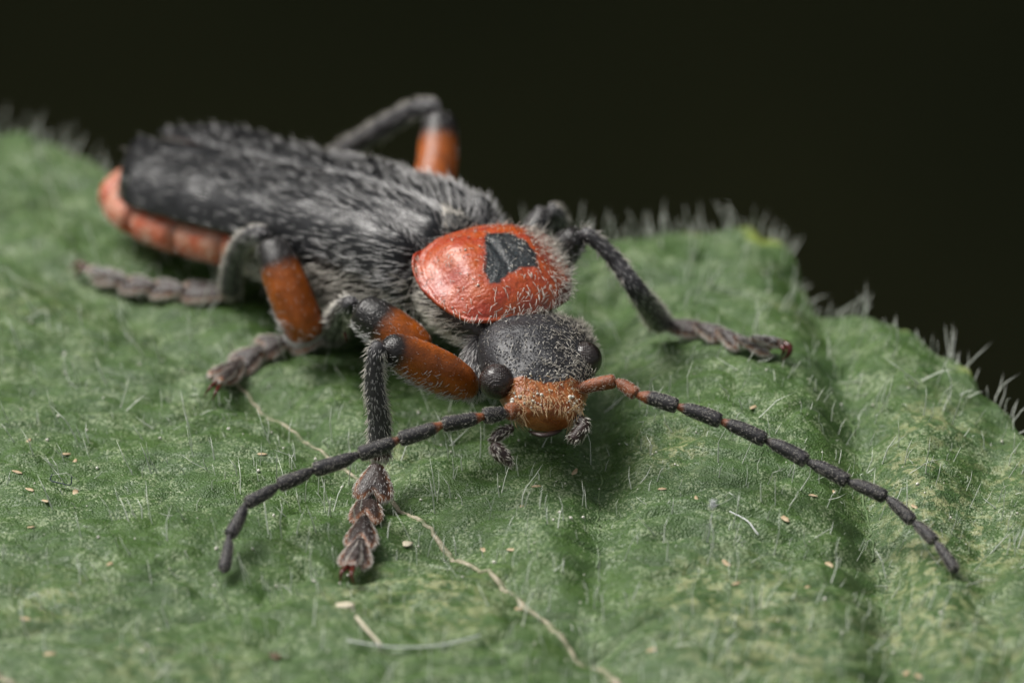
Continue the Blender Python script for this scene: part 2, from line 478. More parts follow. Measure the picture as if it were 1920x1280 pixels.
for (px, py, r_) in [(1402, 392, .22), (1452, 415, .26), (1418, 420, .2), (1690, 600, .14), (1815, 665, .18), (1300, 402, .16)]:
    p = plane(px, py, .25); tipv += np.exp(-((X - p[0]) ** 2 + ((Y - p[1]) * .8) ** 2) / r_ ** 2)
blv = np.zeros_like(X)
for (px, py, rx, a) in [(1745, 790, .7, 1), (1690, 880, .7, .9), (1760, 960, .8, 1), (1850, 1010, .8, 1), (1720, 1060, .7, .8), (1780, 1150, .8, .9), (1700, 1200, .6, .8), (1860, 1220, .8, .8), (1400, 1120, 1.0, .85), (1290, 1130, .6, .7), (1440, 1240, 1.2, .9), (850, 1125, .9, .9), (760, 1090, .7, .7), (90, 1130, .6, .9), (740, 850, .5, .6), (1270, 840, .5, .6), (640, 1120, .5, .8), (250, 1240, .7, .6), (420, 1260, .6, .6), (1310, 1080, .5, .6), (1480, 580, .4, .7), (60, 560, .8, .5), (1250, 830, .6, .5), (1900, 880, .6, .8)]:
    p = hit(px, py); blv += a * np.exp(-((X - p[0]) ** 2 + (Y - p[1]) ** 2 * .7) / rx ** 2)
nx = len(xs)
top = np.stack([X, Y, H], -1).reshape(-1, 3)
F = grid_faces(nx, NT)[:, ::-1]
# margin thickness and coarse underside
ci = np.unique(np.append(np.arange(0, nx, 8), nx - 1)); cj = np.unique(np.append(np.arange(0, NT, 8), NT - 1))
rim = np.stack([xs, ye - .05, H[:, -1] - .16], -1)
n0 = len(top); bi = np.arange(nx - 1); e = bi * NT + NT - 1
F2 = np.stack([e, n0 + bi, n0 + bi + 1, e + NT], -1)
und = np.stack([X[np.ix_(ci, cj)], Y[np.ix_(ci, cj)] - .05, H[np.ix_(ci, cj)] - .165], -1).reshape(-1, 3)
F3 = grid_faces(len(ci), len(cj)) + n0 + nx
zer = np.zeros(nx + len(und))
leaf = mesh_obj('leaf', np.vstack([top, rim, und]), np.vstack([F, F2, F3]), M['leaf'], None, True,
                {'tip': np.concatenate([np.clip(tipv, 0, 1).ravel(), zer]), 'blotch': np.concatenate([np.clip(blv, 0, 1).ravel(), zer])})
tag(leaf, 'hairy green leaf with puckered surface and bristly margin under the beetle', 'leaf')

def on_leaf(P, up):
    P = np.array(P, float); P[:, 2] = leaf_h(P[:, 0], P[:, 1]) + up
    return P
# raised veins
def vein(track, r0, r1, mat, up=.0, label=None):
    P = spline(track, 120)
    P = P[(P[:, 1] > -8)]
    P = on_leaf(P, up)
    P[:, :2] += .025 * rng.normal(size=(len(P), 2))
    rr = np.linspace(r0, r1, len(P)) * (1 + .6 * noise(np.arange(len(P)) * .35, np.zeros(len(P)), 71))
    Tn = nrm(np.gradient(P, axis=0)); N_ = nrm(np.array([0, 0, 1.0]) - Tn[:, 2:] * Tn); L_ = np.cross(Tn, N_)
    S = loft(P, L_, N_, rr, rr * .8, rr, 10)
    o = add_surf('vein', S, mat, leaf)
    if label: o['label'] = label
vein(VW['mid'][3:], .022, .066, M['vein'], .004, 'pale brown cracked midrib')
vein(VW['v2'][1:], .012, .022, M['vein_green'])
vein(VW['v3'], .012, .022, M['vein_green'])
vein(VW['l1'], .02, .03, M['vein_green'])
vein(VW['l3'], .05, .05, M['vein'])

# bristles on the blade and along the margin
def leaf_bristles():
    parts = []
    for n, ln, rd in ((1200, (.16, .50), .0090), (700, (.35, .85), .0115), (700, (.05, .16), .008)):
        k = rng.uniform(-11, 10.5, n); q = rng.uniform(0, 1, n)
        yy = np.interp(k, xs, y0) + (np.interp(k, xs, ye) - np.interp(k, xs, y0)) * q
        P = np.stack([k, yy, leaf_h(k, yy)], -1)
        lean = np.stack([.035 * k + .16 * rng.normal(size=n), -.15 + .30 * rng.normal(size=n), np.ones(n)], -1)
        wild = rng.uniform(size=n) < .18
        lean[wild, :2] += rng.normal(0, .9, (wild.sum(), 2))
        d0 = nrm(lean); d1 = nrm(d0 + .22 * rng.normal(size=(n, 3)))
        parts.append(strands(P - d0 * .01, d0, d1, rng.uniform(*ln, n)[:, None], rd * rng.uniform(.7, 1.2, n)))
    n = 260
    k = rng.uniform(-11, 11, n); yy = np.interp(k, xs, ye) - np.abs(rng.normal(0, .10, n))
    sl = np.gradient(ye, xs); s_ = np.interp(k, xs, sl)
    nv = nrm(np.stack([-s_, np.ones(n), np.zeros(n)], -1))
    zz = np.interp(k, xs, H[:, -1]) + .04
    d0 = nrm(nv * rng.uniform(.0, .8, (n, 1)) + np.array([0, 0, 1.0]) * rng.uniform(.3, 1.2, (n, 1)) + .18 * rng.normal(size=(n, 3)))
    d1 = nrm(d0 + .25 * rng.normal(size=(n, 3)))
    parts.append(strands(np.stack([k, yy, zz], -1), d0, d1, (.10 + .55 * rng.uniform(0, 1, n) ** 1.6)[:, None], .010))
    hair_obj('bristle', parts, M['hair_leaf'], leaf)
leaf_bristles()

# ------------------------------------------------------------------ beetle
BASE = Vector((-2.2, 4.6, 0.0))
beetle = bpy.data.objects.new('soldier_beetle', None); COL.objects.link(beetle); beetle.location = BASE
tag(beetle, 'black and orange-red soldier beetle with a dark spotted shield standing on the leaf', 'beetle')
UPZ = np.array([0, 0, 1.0])
def frame(psi, pitch=0.0, roll=0.0):
    A = np.array([math.sin(R(psi)), -math.cos(R(psi)), 0.0]); L = np.array([math.cos(R(psi)), math.sin(R(psi)), 0.0])
    A2 = A * math.cos(R(pitch)) - UPZ * math.sin(R(pitch)); N = np.cross(A2, L)
    L2 = L * math.cos(R(roll)) + N * math.sin(R(roll)); N2 = np.cross(A2, L2)
    return A2, L2, N2

# --- pronotum (shield)
Ap, Lp, Np = frame(28, 18, 0)
Cp = W(930, 520, 2.4)
HW, HL = 1.27, 1.10
def pro_h(l, a):
    r2 = (np.abs(l) / HW) ** 2.6 + (np.abs(a) / HL) ** 2.8
    h = .50 * np.clip(1 - r2, 0, 1) ** .75
    h += .06 * np.exp(-((np.abs(l) - .62) / .28) ** 2 - ((a + .25) / .5) ** 2)      # paired swellings
    h -= .02 * np.exp(-(l / .07) ** 2) * np.exp(-((a + .2) / .7) ** 2)                # median line
    h -= .07 * np.exp(-((np.abs(l) - .95) / .16) ** 2) * np.exp(-((a - .1) / .8) ** 2)
    h += .10 * np.clip(r2 - .80, 0, .3) / .2                                        # turned-up margin
    h -= .10 * np.clip(np.abs(l) / HW, 0, 1) ** 2                                   # sides droop
    return h
n_ = 150
u, v = np.meshgrid(np.linspace(-1, 1, n_), np.linspace(-1, 1, n_), indexing='ij')
kk = .40
l = HW * u * np.sqrt(1 - kk * v * v) * (1 - .07 * v)
l = l * (1 + .05 * np.clip(-v, 0, 1) * np.abs(u) ** 4)
a = HL * v * np.sqrt(1 - kk * u * u) - .05 * (1 - u * u) * (v < 0) * v * 0
l = l + .012 * noise(u * 2, v * 2, 81); a = a + .015 * noise(u * 2.2, v * 2.2, 82)
h = pro_h(l, a) + .012 * fbm(l * 3, a * 3, 83, 3)
PT = Cp + l[..., None] * Lp + a[..., None] * Ap + h[..., None] * Np
top = PT.reshape(-1, 3)
rimv = np.maximum(np.abs(u), np.abs(v))
low = (PT - (.06 + .16 * np.clip(1 - rimv ** 4, 0, 1))[..., None] * Np).reshape(-1, 3)
poly = np.array([(.06, -.64), (.36, -.50), (.57, -.22), (.62, .12), (.50, .44), (.24, .36), (-.02, .42), (-.26, .54), (-.44, .50), (-.42, .25), (-.34, .08), (-.20, -.18), (-.06, -.46)])
def polysd(px, py, P):
    d = np.full(px.shape, 1e9); ins = np.zeros(px.shape, bool)
    for (x1, y1), (x2, y2) in zip(P, np.roll(P, -1, 0)):
        ex, ey = x2 - x1, y2 - y1; t = np.clip(((px - x1) * ex + (py - y1) * ey) / (ex * ex + ey * ey), 0, 1)
        d = np.minimum(d, np.hypot(px - x1 - t * ex, py - y1 - t * ey))
        c = ((y1 > py) != (y2 > py)) & (px < (x2 - x1) * (py - y1) / (y2 - y1 + 1e-12) + x1); ins ^= c
    return np.where(ins, d, -d)
spot = polysd(l, a, poly)
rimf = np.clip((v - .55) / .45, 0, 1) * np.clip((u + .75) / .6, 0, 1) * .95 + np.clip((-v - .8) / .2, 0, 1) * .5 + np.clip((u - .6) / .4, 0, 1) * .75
gf = grid_faces(n_, n_)
# rim strip
ring = np.concatenate([np.arange(n_ - 1) * n_, (n_ - 1) * n_ + np.arange(n_ - 1), (np.arange(n_ - 1, 0, -1)) * n_ + n_ - 1, np.arange(n_ - 1, 0, -1)])
nT = n_ * n_; r2_ = np.roll(ring, -1)
strip = np.stack([ring, ring + nT, r2_ + nT, r2_], -1)
pv = np.vstack([top, low])
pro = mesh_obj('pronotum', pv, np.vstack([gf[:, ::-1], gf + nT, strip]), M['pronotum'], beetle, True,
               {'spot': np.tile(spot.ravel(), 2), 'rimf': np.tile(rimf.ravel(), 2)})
pro['label'] = 'glossy orange-red shield with a black spot'
SP = Surf(top, gf, None, n_, n_, None, {})
if (SP.normals() @ Np).mean() < 0: SP.F = gf[:, ::-1]
wR = (.04 + .9 * np.clip((l.ravel() + .05) / .9, 0, 1) + .5 * np.clip((rimv.ravel() - .86) / .1, 0, 1) + .45 * np.clip((a.ravel() - .5) / .4, 0, 1)) * 1.0
hp = [hair_arrays(SP, 560, (.12, .26), .0060, Ap * .5 - Lp * .25 + np.array([0, 0, .2]), 32, .15, .3, wR),
      hair_arrays(SP, 60, (.08, .16), .0050, -Lp * .2 + Ap * .6, 30, .4, .5, np.clip(.5 - wR, 0, 1)),
      hair_arrays(SP, 260, (.14, .26), .0056, Lp * .9 + Ap * .1, 30, .35, .3, np.clip((u.ravel() - .7) / .3, 0, 1))]
hair_obj('hair', hp, M['hair'], pro)

# --- elytra (wing cases)
Ae, Le, Ne = frame(43)
B0 = np.array([-.86, 3.92, 0.0])
ELEN = 7.75
def ztop(s): return interp(s, [0, .05, .15, .35, .55, .75, .9, 1], [2.62, 2.78, 2.84, 2.62, 2.30, 2.00, 1.78, 1.60])
def ewid(s): return interp(s, [0, .04, .15, .4, .7, .88, .96, 1], [1.15, 1.36, 1.46, 1.50, 1.56, 1.50, 1.22, .72])
def elytron(side):
    ns, nq = 180, 70
    s = np.linspace(0, 1, ns); s = s[:, None]; q = np.linspace(0, 1, nq)[None, :]
    wd = ewid(s)
    z = ztop(s) + 0 * q
    lat = wd * (q ** .92)
    drop = (.95 - .30 * s) * (.28 * q ** 2 + .72 * q ** 6)
    z = z - drop - .05 * np.exp(-(q / .035) ** 2)                      # seam
    z = z + .13 * np.exp(-((s - .055) / .035) ** 2 - ((q - .72) / .13) ** 2)   # shoulder knob
    z = z - .12 * np.exp(-((s - .05) / .05) ** 2 - ((q - .42) / .14) ** 2)
    z = z - .22 * np.exp(-(s / .018) ** 2)
    z = z + .05 * fbm(s * 6 + 0 * q, q * 2.2 + 0 * s + side * 5, 91, 3) + .02 * np.sin(q * 9.5) * np.exp(-((s - .4) / .5) ** 2)
    gap = .012 + .16 * np.clip((s - .72) / .28, 0, 1) ** 2
    lat = lat + gap * (1 - q)
    back = s * ELEN - .14 * np.clip(q - .2, 0, 1) * (s < .2) * (1 - s / .2) * 0 - .25 * q ** 3 * np.clip((s - .8) / .2, 0, 1)
    Pm = np.array([0, 0, 0]) + B0 + (-Ae) * back[..., None] + Le * (side * lat)[..., None] + UPZ * z[..., None]
    topv = Pm.reshape(-1, 3)
    inn = (Pm - UPZ * .05 - Le * (side * .02 * q)[..., None]).reshape(-1, 3)
    f = grid_faces(ns, nq)
    ring = np.concatenate([np.arange(ns - 1) * nq, (ns - 1) * nq + np.arange(nq - 1), (np.arange(ns - 1, 0, -1)) * nq + nq - 1, np.arange(nq - 1, 0, -1)])
    r2 = np.roll(ring, -1); nt_ = ns * nq
    o = mesh_obj('wing_case', np.vstack([topv, inn]), np.vstack([f, f[:, ::-1] + nt_, np.stack([ring, r2, r2 + nt_, ring + nt_], -1)]), M['elytra'], beetle)
    S = Surf(topv, f, None, ns, nq, None, {})
    if (S.normals() @ UPZ).mean() < 0: S.F = f[:, ::-1]
    sv = np.repeat(s, nq, 1).ravel(); qv = np.repeat(q, ns, 0).ravel()
    wgt = (1.2 - 1.0 * sv) * (.35 + .65 * np.clip((fbm(sv * 14, qv * 4, 95, 2) + .5), 0, 1))
    lay = -Ae + Le * side * .25 - UPZ * .1
    parts = [hair_arrays(S, 420, (.14, .26), .0050, lay, 26, .14, .22, wgt),
             hair_arrays(S, 300, (.16, .28), .0056, lay, 34, .15, .2, np.clip(1 - sv * 3.2, 0, 1)),
             hair_arrays(S, 260, (.06, .12), .0038, lay, 20, .15, .3, None)]
    hair_obj('hair', parts, M['hair_grey'], o)
    return o
for side in (-1, 1): elytron(side)

# scutellum
Ss = sweep(np.array([B0 + UPZ * 2.58 + Ae * .10, B0 + UPZ * 2.74 - Ae * .12, B0 + UPZ * 2.78 - Ae * .36]), [.24, .24, .15, .04], 20, 16, .25, ends=(.2, .1))
scu = add_surf('scutellum', Ss, M['black'], beetle)
hair_obj('hair', [hair_arrays(Ss, 260, (.14, .26), .0062, -Ae, 35, .3)], M['hair'], scu)

# --- body : one continuous trunk from the neck to the tip of the abdomen
def ecen(s, z): return B0 - Ae * (s * ELEN) + UPZ * z
cc = np.array([Cp + Ap * 1.15 - Np * .45, Cp + Ap * .5 - Np * .48, Cp - Ap * .3 - Np * .55, ecen(-.03, 1.85), ecen(.10, 1.70), ecen(.25, 1.55), ecen(.38, 1.38), ecen(.48, 1.22), ecen(.60, 1.02), ecen(.72, .85), ecen(.84, .74), ecen(.94, .72), ecen(1.02, .72), ecen(1.055, .72)])
ww = np.array([.55, .85, .98, 1.12, 1.34, 1.44, 1.42, 1.42, 1.48, 1.52, 1.52, 1.40, 1.02, .35])
uu = np.array([.35, .42, .45, .62, .72, .70, .62, .55, .52, .50, .50, .46, .36, .12])
dd = np.array([.35, .50, .72, .85, .95, .90, .75, .62, .55, .52, .48, .42, .34, .12])
NB_ = 150
ccS = spline(cc, NB_); wwS = spline(ww, NB_)[:, 0]; uuS = spline(uu, NB_)[:, 0]; ddS = spline(dd, NB_)[:, 0]
tS = np.linspace(0, 1, NB_)
seg = np.clip((tS - .54) / .08, 0, 1)
sw = np.abs(np.sin((tS - .5) * 33)); rip = 1 - .10 * seg * np.clip(1 - sw / .45, 0, 1)
Tn = nrm(np.gradient(ccS, axis=0)); Lb = nrm(np.cross(UPZ, -Tn)); Lb = np.where((Lb @ Le)[:, None] < 0, -Lb, Lb)
Nb = nrm(np.cross(-Tn, Lb)); Nb = np.where(Nb[:, 2:] < 0, -Nb, Nb)
SB = loft(ccS, Lb, Nb, wwS * rip, uuS * rip, ddS * rip, 56, .8)
tb = SB.a['t']
body = add_surf('body', SB, M['body'], beetle, {'orange': np.clip((tb - .50) / .1, 0, 1), 'joint': np.clip(1 - np.abs(np.sin((tb - .5) * 33)) / .3, 0, 1) * (tb > .5) * .8})
def outward(S):
    C = np.repeat(S.V[:-2].reshape(S.nu, S.nv, 3).mean(1), S.nv, 0)
    if ((S.V[:-2] - C) * S.normals()[:-2]).sum(1).mean() < 0: S.F = S.F[:, ::-1]
    return S
outward(SB)
lowmask = np.clip(.75 - SB.a['up'], 0, 1) * (tb < .56) * np.clip((tb - .02) * 20, 0, 1)
hb = [hair_arrays(SB, 5200, (.18, .38), .0066, -Ae * 1.0 - UPZ * .35 - Lb.mean(0) * .2, 28, .35, .5, lowmask, .15),
      hair_arrays(SB, 1200, (.08, .16), .006, -Ae, 22, .3, .3, (tb > .55) * 1.0)]
hair_obj('hair', hb, M['hair'], body)

# --- head
Ah, Lh, Nh = frame(24, 20, -3)
hn, hm = W(1000, 618, 2.05), W(1026, 785, .15)
Ah = nrm(hm - hn); Lh = nrm(Lh - (Lh @ Ah) * Ah); Nh = np.cross(Ah, Lh)
nv_ = 110
tv = np.linspace(0, 1, nv_)
hc = hn + (hm - hn) * tv[:, None]
hw_ = interp(tv, [0, .12, .28, .45, .60, .70, .80, .90, .96, 1], [.82, .93, .97, .92, .82, .74, .67, .60, .52, .36])
hu_ = interp(tv, [0, .12, .28, .45, .60, .68, .76, .86, .95, 1], [.34, .48, .56, .57, .54, .50, .45, .37, .27, .16])
hd_ = interp(tv, [0, .2, .5, .75, .9, 1], [.45, .55, .55, .45, .36, .25])
SH = outward(loft(hc, np.tile(Lh, (nv_, 1)), np.tile(Nh, (nv_, 1)), hw_, hu_, hd_, 84, .86))
vv = SH.V - hn; tl = vv @ Ah / np.linalg.norm(hm - hn); ll = vv @ Lh; nn_ = vv @ Nh
upm = np.clip(nn_ * 3, 0, 1)
disp = (-.05 * np.exp(-((np.abs(ll) - .36) / .16) ** 2 - ((tl - .55) / .12) ** 2)
        + .05 * np.exp(-(ll / .5) ** 2 - ((tl - .30) / .2) ** 2) - .035 * np.exp(-((tl - .70) / .03) ** 2) * np.exp(-(ll / .5) ** 2)
        + .06 * np.exp(-((np.abs(ll) - .36) / .12) ** 2 - ((tl - .76) / .05) ** 2)
        + .012 * fbm(tl * 9, ll * 5, 99, 3)) * upm
SH.V = SH.V + disp[:, None] * Nh
facea = np.clip(.5 + (tl - .775 - .045 * np.cos(ll * 4.0) + .05 * np.clip(ll, -1, 1) * 0) * 4, 0, 1)
head = add_surf('head', SH, M['head'], beetle, {'face': facea})
def away(S, pts, r0):
    m = np.ones(len(S.V))
    for p in pts: m *= np.clip((np.linalg.norm(S.V - p, axis=1) - r0) / .03, 0, 1)
    return m
EYL, EYR = W(931, 715, .42), W(1096, 673, 1.18)
topm = np.clip(nn_ * 4, 0, 1) * away(SH, (EYL, EYR), .29)
rt = np.clip((ll + .1) / .8, .05, 1)
hh = [hair_arrays(SH, 820, (.12, .25), .0056, Ah * .55 - Lh * .15 + UPZ * .5, 34, .16, .2, topm * rt * (tl < .79)),
      hair_arrays(SH, 350, (.04, .08), .0040, Ah, 25, .5, .3, topm * (tl < .78))]
hair_obj('hair', hh, M['hair'], head)
hf = [hair_arrays(SH, 150, (.08, .18), .0050, Ah * 1.0 + UPZ * .1, 40, .4, .4, topm * (tl > .77) * (tl < .95)),
      hair_arrays(SH, 210, (.12, .30), .0052, Ah * 1.0 - UPZ * .35, 30, .45, .2, (tl > .90) * np.clip(nn_ * 5 + 1.2, 0, 1))]
hair_obj('face_hair', hf, M['hair_gold'], head)

def ball(c, A, L, N, ra, rl, rn, nu=30, nv=36):
    th = np.linspace(.02, np.pi - .02, nu); Cc = c + A * (ra * -np.cos(th))[:, None]
    r = np.sin(th)
    return loft(Cc, np.tile(L, (nu, 1)), np.tile(N, (nu, 1)), rl * r, rn * r, rn * r, nv)
for E_, sgn in ((EYL, -1), (EYR, 1)):
    add_surf('eye', ball(E_, Ah, Lh, Nh, .30, .285, .285), M['eye'], head)

# mouthparts
def palp(name, P, r):
    S = outward(sweep(np.array(P), r, 26, 14, ends=(.1, .12))); o = add_surf(name, S, M['palp'], head)
    hair_obj('palp_hair', [hair_arrays(S, 130, (.05, .11), .005, S.axis, 30, .3)], M['hair'], o) if False else None
    return S
p1 = palp('palp', [W(962, 800, .1), W(935, 815, -.05), W(922, 832, -.1)], [.07, .085, .09, .08])
p2 = palp('palp', [W(925, 828, -.1), W(932, 843, -.12), W(948, 860, -.15), W(959, 874, -.2)], [.07, .12, .13, .10, .02])
p3 = palp('palp', [W(1080, 782, .3), W(1095, 797, .2), W(1085, 812, .15), W(1070, 829, .1)], [.08, .10, .11, .115, .10])
hair_obj('palp_hair', [hair_arrays(s_, 150, (.05, .12), .005, s_.axis, 30, .35) for s_ in (p1, p2, p3)], M['hair'], head)
Sm = outward(sweep(np.array([W(990, 808, .2), W(1020, 815, .05), W(1055, 806, .25)]), [.03, .06, .06, .03], 24, 14, .6, ends=(.2, .2)))
add_surf('mandible', Sm, M['palp'], head)

# --- antennae
def antenna(joints, rads, org, name_label):
    """joints world points; one clavate segment per gap, the first becomes the part that carries the rest"""
    root = None; hs_ = []
    for i, (a_, b_) in enumerate(zip(joints[:-1], joints[1:])):
        ax = nrm(b_ - a_); ln = np.linalg.norm(b_ - a_); a2 = a_ - ax * ln * .02; b2 = b_ - ax * ln * .01
        mid = (a2 + b2) / 2 + nrm(np.cross(ax, CF)) * ln * .02
        r = rads[i] * .92; last = i == len(joints) - 2
        prof_ = [r * .45, r * .55, r * .80, r * .90, r * .94, r * .97, r * 1.0, r * 1.02, r * 1.02, r * (.7 if last else .92)]
        S = outward(sweep(np.array([a2, mid, b2]), prof_, 30, 18, ends=(.04, .16 if last else .035)))
        t = S.a['t']; o0, o1 = org[i]
        o = add_surf('antenna' if root is None else 'antenna_segment', S, M['antenna'], beetle if root is None else root, {'dark': o0 + (o1 - o0) * np.clip((t - .15) / .3, 0, 1)})
        if root is None: root = o; o['label'] = name_label
        hs_.append(hair_arrays(S, 300, (.025, .05), .0026, S.axis, 32, .25))
    hair_obj('hair', hs_, M['hair'], root)
def tracked(pts): return [W(*p) for p in pts]
JL = tracked([(990, 765, .30), (951, 772, .05), (907, 780, -.15), (829, 796, -.35), (747, 824, -.5), (672, 852, -.65), (587, 881, -.85), (521, 910, -1.05), (461, 944, -1.3), (430, 1005, -1.7), (418, 1074, -2.15)])
antenna(JL, [.15, .14, .135, .135, .135, .135, .128, .12, .115, .105, .10],
        [(1, 1), (.55, 0), (.8, 0), (.7, 0), (.55, 0), (.2, 0), (0, 0), (0, 0), (0, 0), (0, 0), (0, 0)], 'feeler reaching across the bent foreleg')
JR = tracked([(1078, 731, .45), (1155, 714, .30), (1194, 740, .15), (1271, 762, .0), (1353, 790, -.15), (1437, 826, -.3), (1514, 865, -.5), (1591, 903, -.7), (1662, 932, -.9), (1712, 978, -1.15), (1753, 1015, -1.4), (1795, 1073, -1.75)])
antenna(JR, [.125, .12, .135, .135, .135, .135, .13, .125, .115, .11, .10],
        [(1, 1), (1, 1), (1, .25), (.6, 0), (.6, 0), (.45, 0), (.3, 0), (.1, 0), (0, 0), (0, 0), (0, 0)], 'feeler with an orange base stretched out over the leaf')

# --- legs
def tarsomere(a, b, up, wdt, thick, lobe, mat=None, narrow=.35):
    """flattened heart-shaped segment from a to b; lobe = depth of the end notch as part of the length"""
    a, b = np.asarray(a), np.asarray(b); T = nrm(b - a); ln = np.linalg.norm(b - a); U = nrm(up - (up @ T) * T); S_ = np.cross(T, U)
    nt_, nsd = 22, 25
    t = np.linspace(0, 1, nt_)[:, None]; s = np.linspace(-1, 1, nsd)[None, :]
    wid = wdt * (narrow + (1 - narrow) * np.sin(np.clip(t * 1.25, 0, 1) * np.pi / 2) ** 1.2) * np.sqrt(np.clip(1 - np.clip((t - .80) / .24, 0, 1) ** 2 * .55, 0, 1))
    end = 1 - lobe * np.exp(-(s / .36) ** 2) - .10 * np.abs(s) ** 4
    y = t * end * ln
    dome = thick * (np.clip(1 - np.abs(s) ** 3.0, 0, 1)) * np.sqrt(np.clip(1 - np.clip((t - .78) / .24, 0, 1) ** 2, 0, 1)) * (.6 + .4 * np.sin(np.clip(t * 2, 0, 1) * np.pi / 2))
    topv = a + T * y[..., None] + S_ * (wid * s)[..., None] + U * (dome - .10 * thick * np.abs(s) ** 2)[..., None]
    botv = a + T * (y * .97)[..., None] + S_ * (wid * s * .95)[..., None] - U * (.45 * thick * (1 - np.abs(s) ** 4) + .08 * thick)[..., None]
    f = grid_faces(nt_, nsd); n = nt_ * nsd
    ring = np.concatenate([np.arange(nt_ - 1) * nsd, (nt_ - 1) * nsd + np.arange(nsd - 1), np.arange(nt_ - 1, 0, -1) * nsd + nsd - 1, np.arange(nsd - 1, 0, -1)]); r2 = np.roll(ring, -1)
    V = np.vstack([topv.reshape(-1, 3), botv.reshape(-1, 3)])
    rimv_ = np.maximum(np.abs(s) ** 2.5 + 0 * t, np.clip((t - .72) / .28, 0, 1)) * np.ones((nt_, nsd))
    S = Surf(V, f, None, nt_, nsd, np.tile(T, (len(V), 1)), {})
    if (S.normals()[:n] @ U).mean() < 0: S.F = f[:, ::-1]
    Fall = np.vstack([S.F, S.F[:, ::-1] + n, np.stack([ring, r2, r2 + n, ring + n], -1)])
    rimw = np.concatenate([rimv_.ravel(), rimv_.ravel() * 0])
    return V, Fall, {'rim': np.concatenate([rimv_.ravel(), np.ones(n)])}, S, rimw, T, U

def leg(label, coxa, fem, fr, dark, tib, tr, tibup, tars, claws, hairlen=(.07, .15), spur=None, femhair=True):
    """coxa/fem/tib: world polylines. tars: list of (a,b,up,width,thick,lobe). claws: list of polylines"""
    hs_ = []; hg = []
    SF = outward(sweep(np.array(fem), fr, 40, 26, ends=(.12, .10)))
    o = add_surf('leg', SF, M['leg'], beetle, {'dark': dark(SF.a['t'])}); o['label'] = label
    hs_.append(hair_arrays(SF, 260, (.03, .07), .0036, SF.axis, 26, .25, .3))
    if femhair: hs_.append(hair_arrays(SF, 240, (.10, .18), .0055, SF.axis - UPZ * .5, 35, .3, .3, np.clip(-(SF.normals() @ CU) - .35, 0, 1)))
    if coxa is not None:
        SC = outward(sweep(np.array(coxa[0]), coxa[1], 20, 18, ends=(.15, .15)))
        add_surf('coxa', SC, M['tibia'], o, {'dark': SC.a['t'] * 0})
        hs_.append(hair_arrays(SC, 520, (.14, .28), .006, SC.axis - UPZ * .3, 30, .4, .4))
    ST = outward(sweep(np.array(tib), tr, 44, 20, ends=(.05, .04)))
    add_surf('tibia', ST, M['tibia'], o, {'dark': np.clip((ST.a['t'] - .75) * 4, 0, 1)})
    hs_.append(hair_arrays(ST, 700, (hairlen[0] * .6, hairlen[1] * .65), .0036, ST.axis, 20, .18, .2))
    side_ = np.abs(nrm(np.cross(ST.axis, CF[None, :])) * ST.normals()).sum(1) if False else np.abs((nrm(np.cross(ST.axis, CF)) * ST.normals()).sum(1))
    hg.append(hair_arrays(ST, 320, (hairlen[0] * 1.2, hairlen[1] * 1.2), .0052, ST.axis, 38, .2, .2, np.clip(side_ - .55, 0, 1)))
    hg.append(hair_arrays(ST, 160, (.12, .2), .006, ST.axis, 18, .2, .1, (ST.a['t'] > .93) * 1.0))
    for (a_, b_, up_, wd, th_, lb) in tars:
        V, Fa, at, S, rw, T, U = tarsomere(a_, b_, np.asarray(up_, float), wd, th_, lb)
        mesh_obj('tarsal_segment', V, Fa, M['tarsus'], o, True, at)
        hs_.append(hair_arrays(S, 130, (.04, .09), .0040, T, 20, .25, .3))
        hg.append(hair_arrays(S, 260, (.05, .09), .0042, T * .8, -55, .2, .1, np.clip(rw - .7, 0, 1)))
        hg.append(hair_arrays(S, 200, (.06, .12), .0044, T + nrm((V - V.mean(0))) * 1.2, 12, .25, .2, np.clip(rw - .5, 0, 1)))
    for c in claws:
        add_surf('claw', sweep(np.array(c[0]), c[1], 18, 10, ends=(.1, .0)), M['claw'], o)
    if spur is not None:
        add_surf('spur', sweep(np.array(spur), [.028, .022, .006], 10, 8), M['claw'], o)
    hair_obj('hair', hs_, M['hair_grey'], o)
    hair_obj('bristle', hg, M['hair'], o)

UPc = nrm(-CF * .75 + CU * .65)
def distal(lo, hi): return lambda t: np.maximum(np.clip((t - lo) / (hi - lo), 0, 1), np.clip(1 - t / .10, 0, 1))

# foreleg in front of the shield (beetle's right)
t0 = W(712, 862, .75)
T1, T2, T3, T4, T5 = W(706, 872, .62), hit(688, 928, .12), hit(683, 972, .12), hit(676, 1018, .12), hit(661, 1062, .10)
T2b = T2
leg('orange foreleg planted in front, crossed by a feeler',
    ([W(905, 632, 2.0), W(893, 690, 1.75), W(884, 742, 1.45)], [.20, .24, .22, .15]),
    [W(890, 738, 1.45), W(860, 715, 1.15), W(800, 685, .8), W(752, 662, .5), W(716, 652, .3)], [.14, .30, .36, .36, .31, .23], distal(.62, .98),
    [W(716, 644, .2), W(705, 662, .15), W(702, 720, .3), W(711, 790, .55), t0], [.13, .15, .17, .185, .19], None,
    [(T1, hit(697, 944, .10), UPc, .33, .11, .24), (hit(691, 924, .15), hit(684, 986, .09), UPc, .285, .10, .30), (hit(683, 972, .15), hit(674, 1032, .09), UPc, .275, .10, .36), (hit(675, 1012, .15), hit(662, 1068, .08), UPc, .27, .09, .58),
     (hit(674, 1020, .22), hit(659, 1064, .20), UPc, .115, .075, .05)],
    [([hit(655, 1060, .22), hit(641, 1072, .24), hit(637, 1096, .05)], [.045, .046, .032, .006]), ([hit(663, 1060, .22), hit(659, 1076, .24), hit(664, 1098, .05)], [.045, .046, .032, .006])])

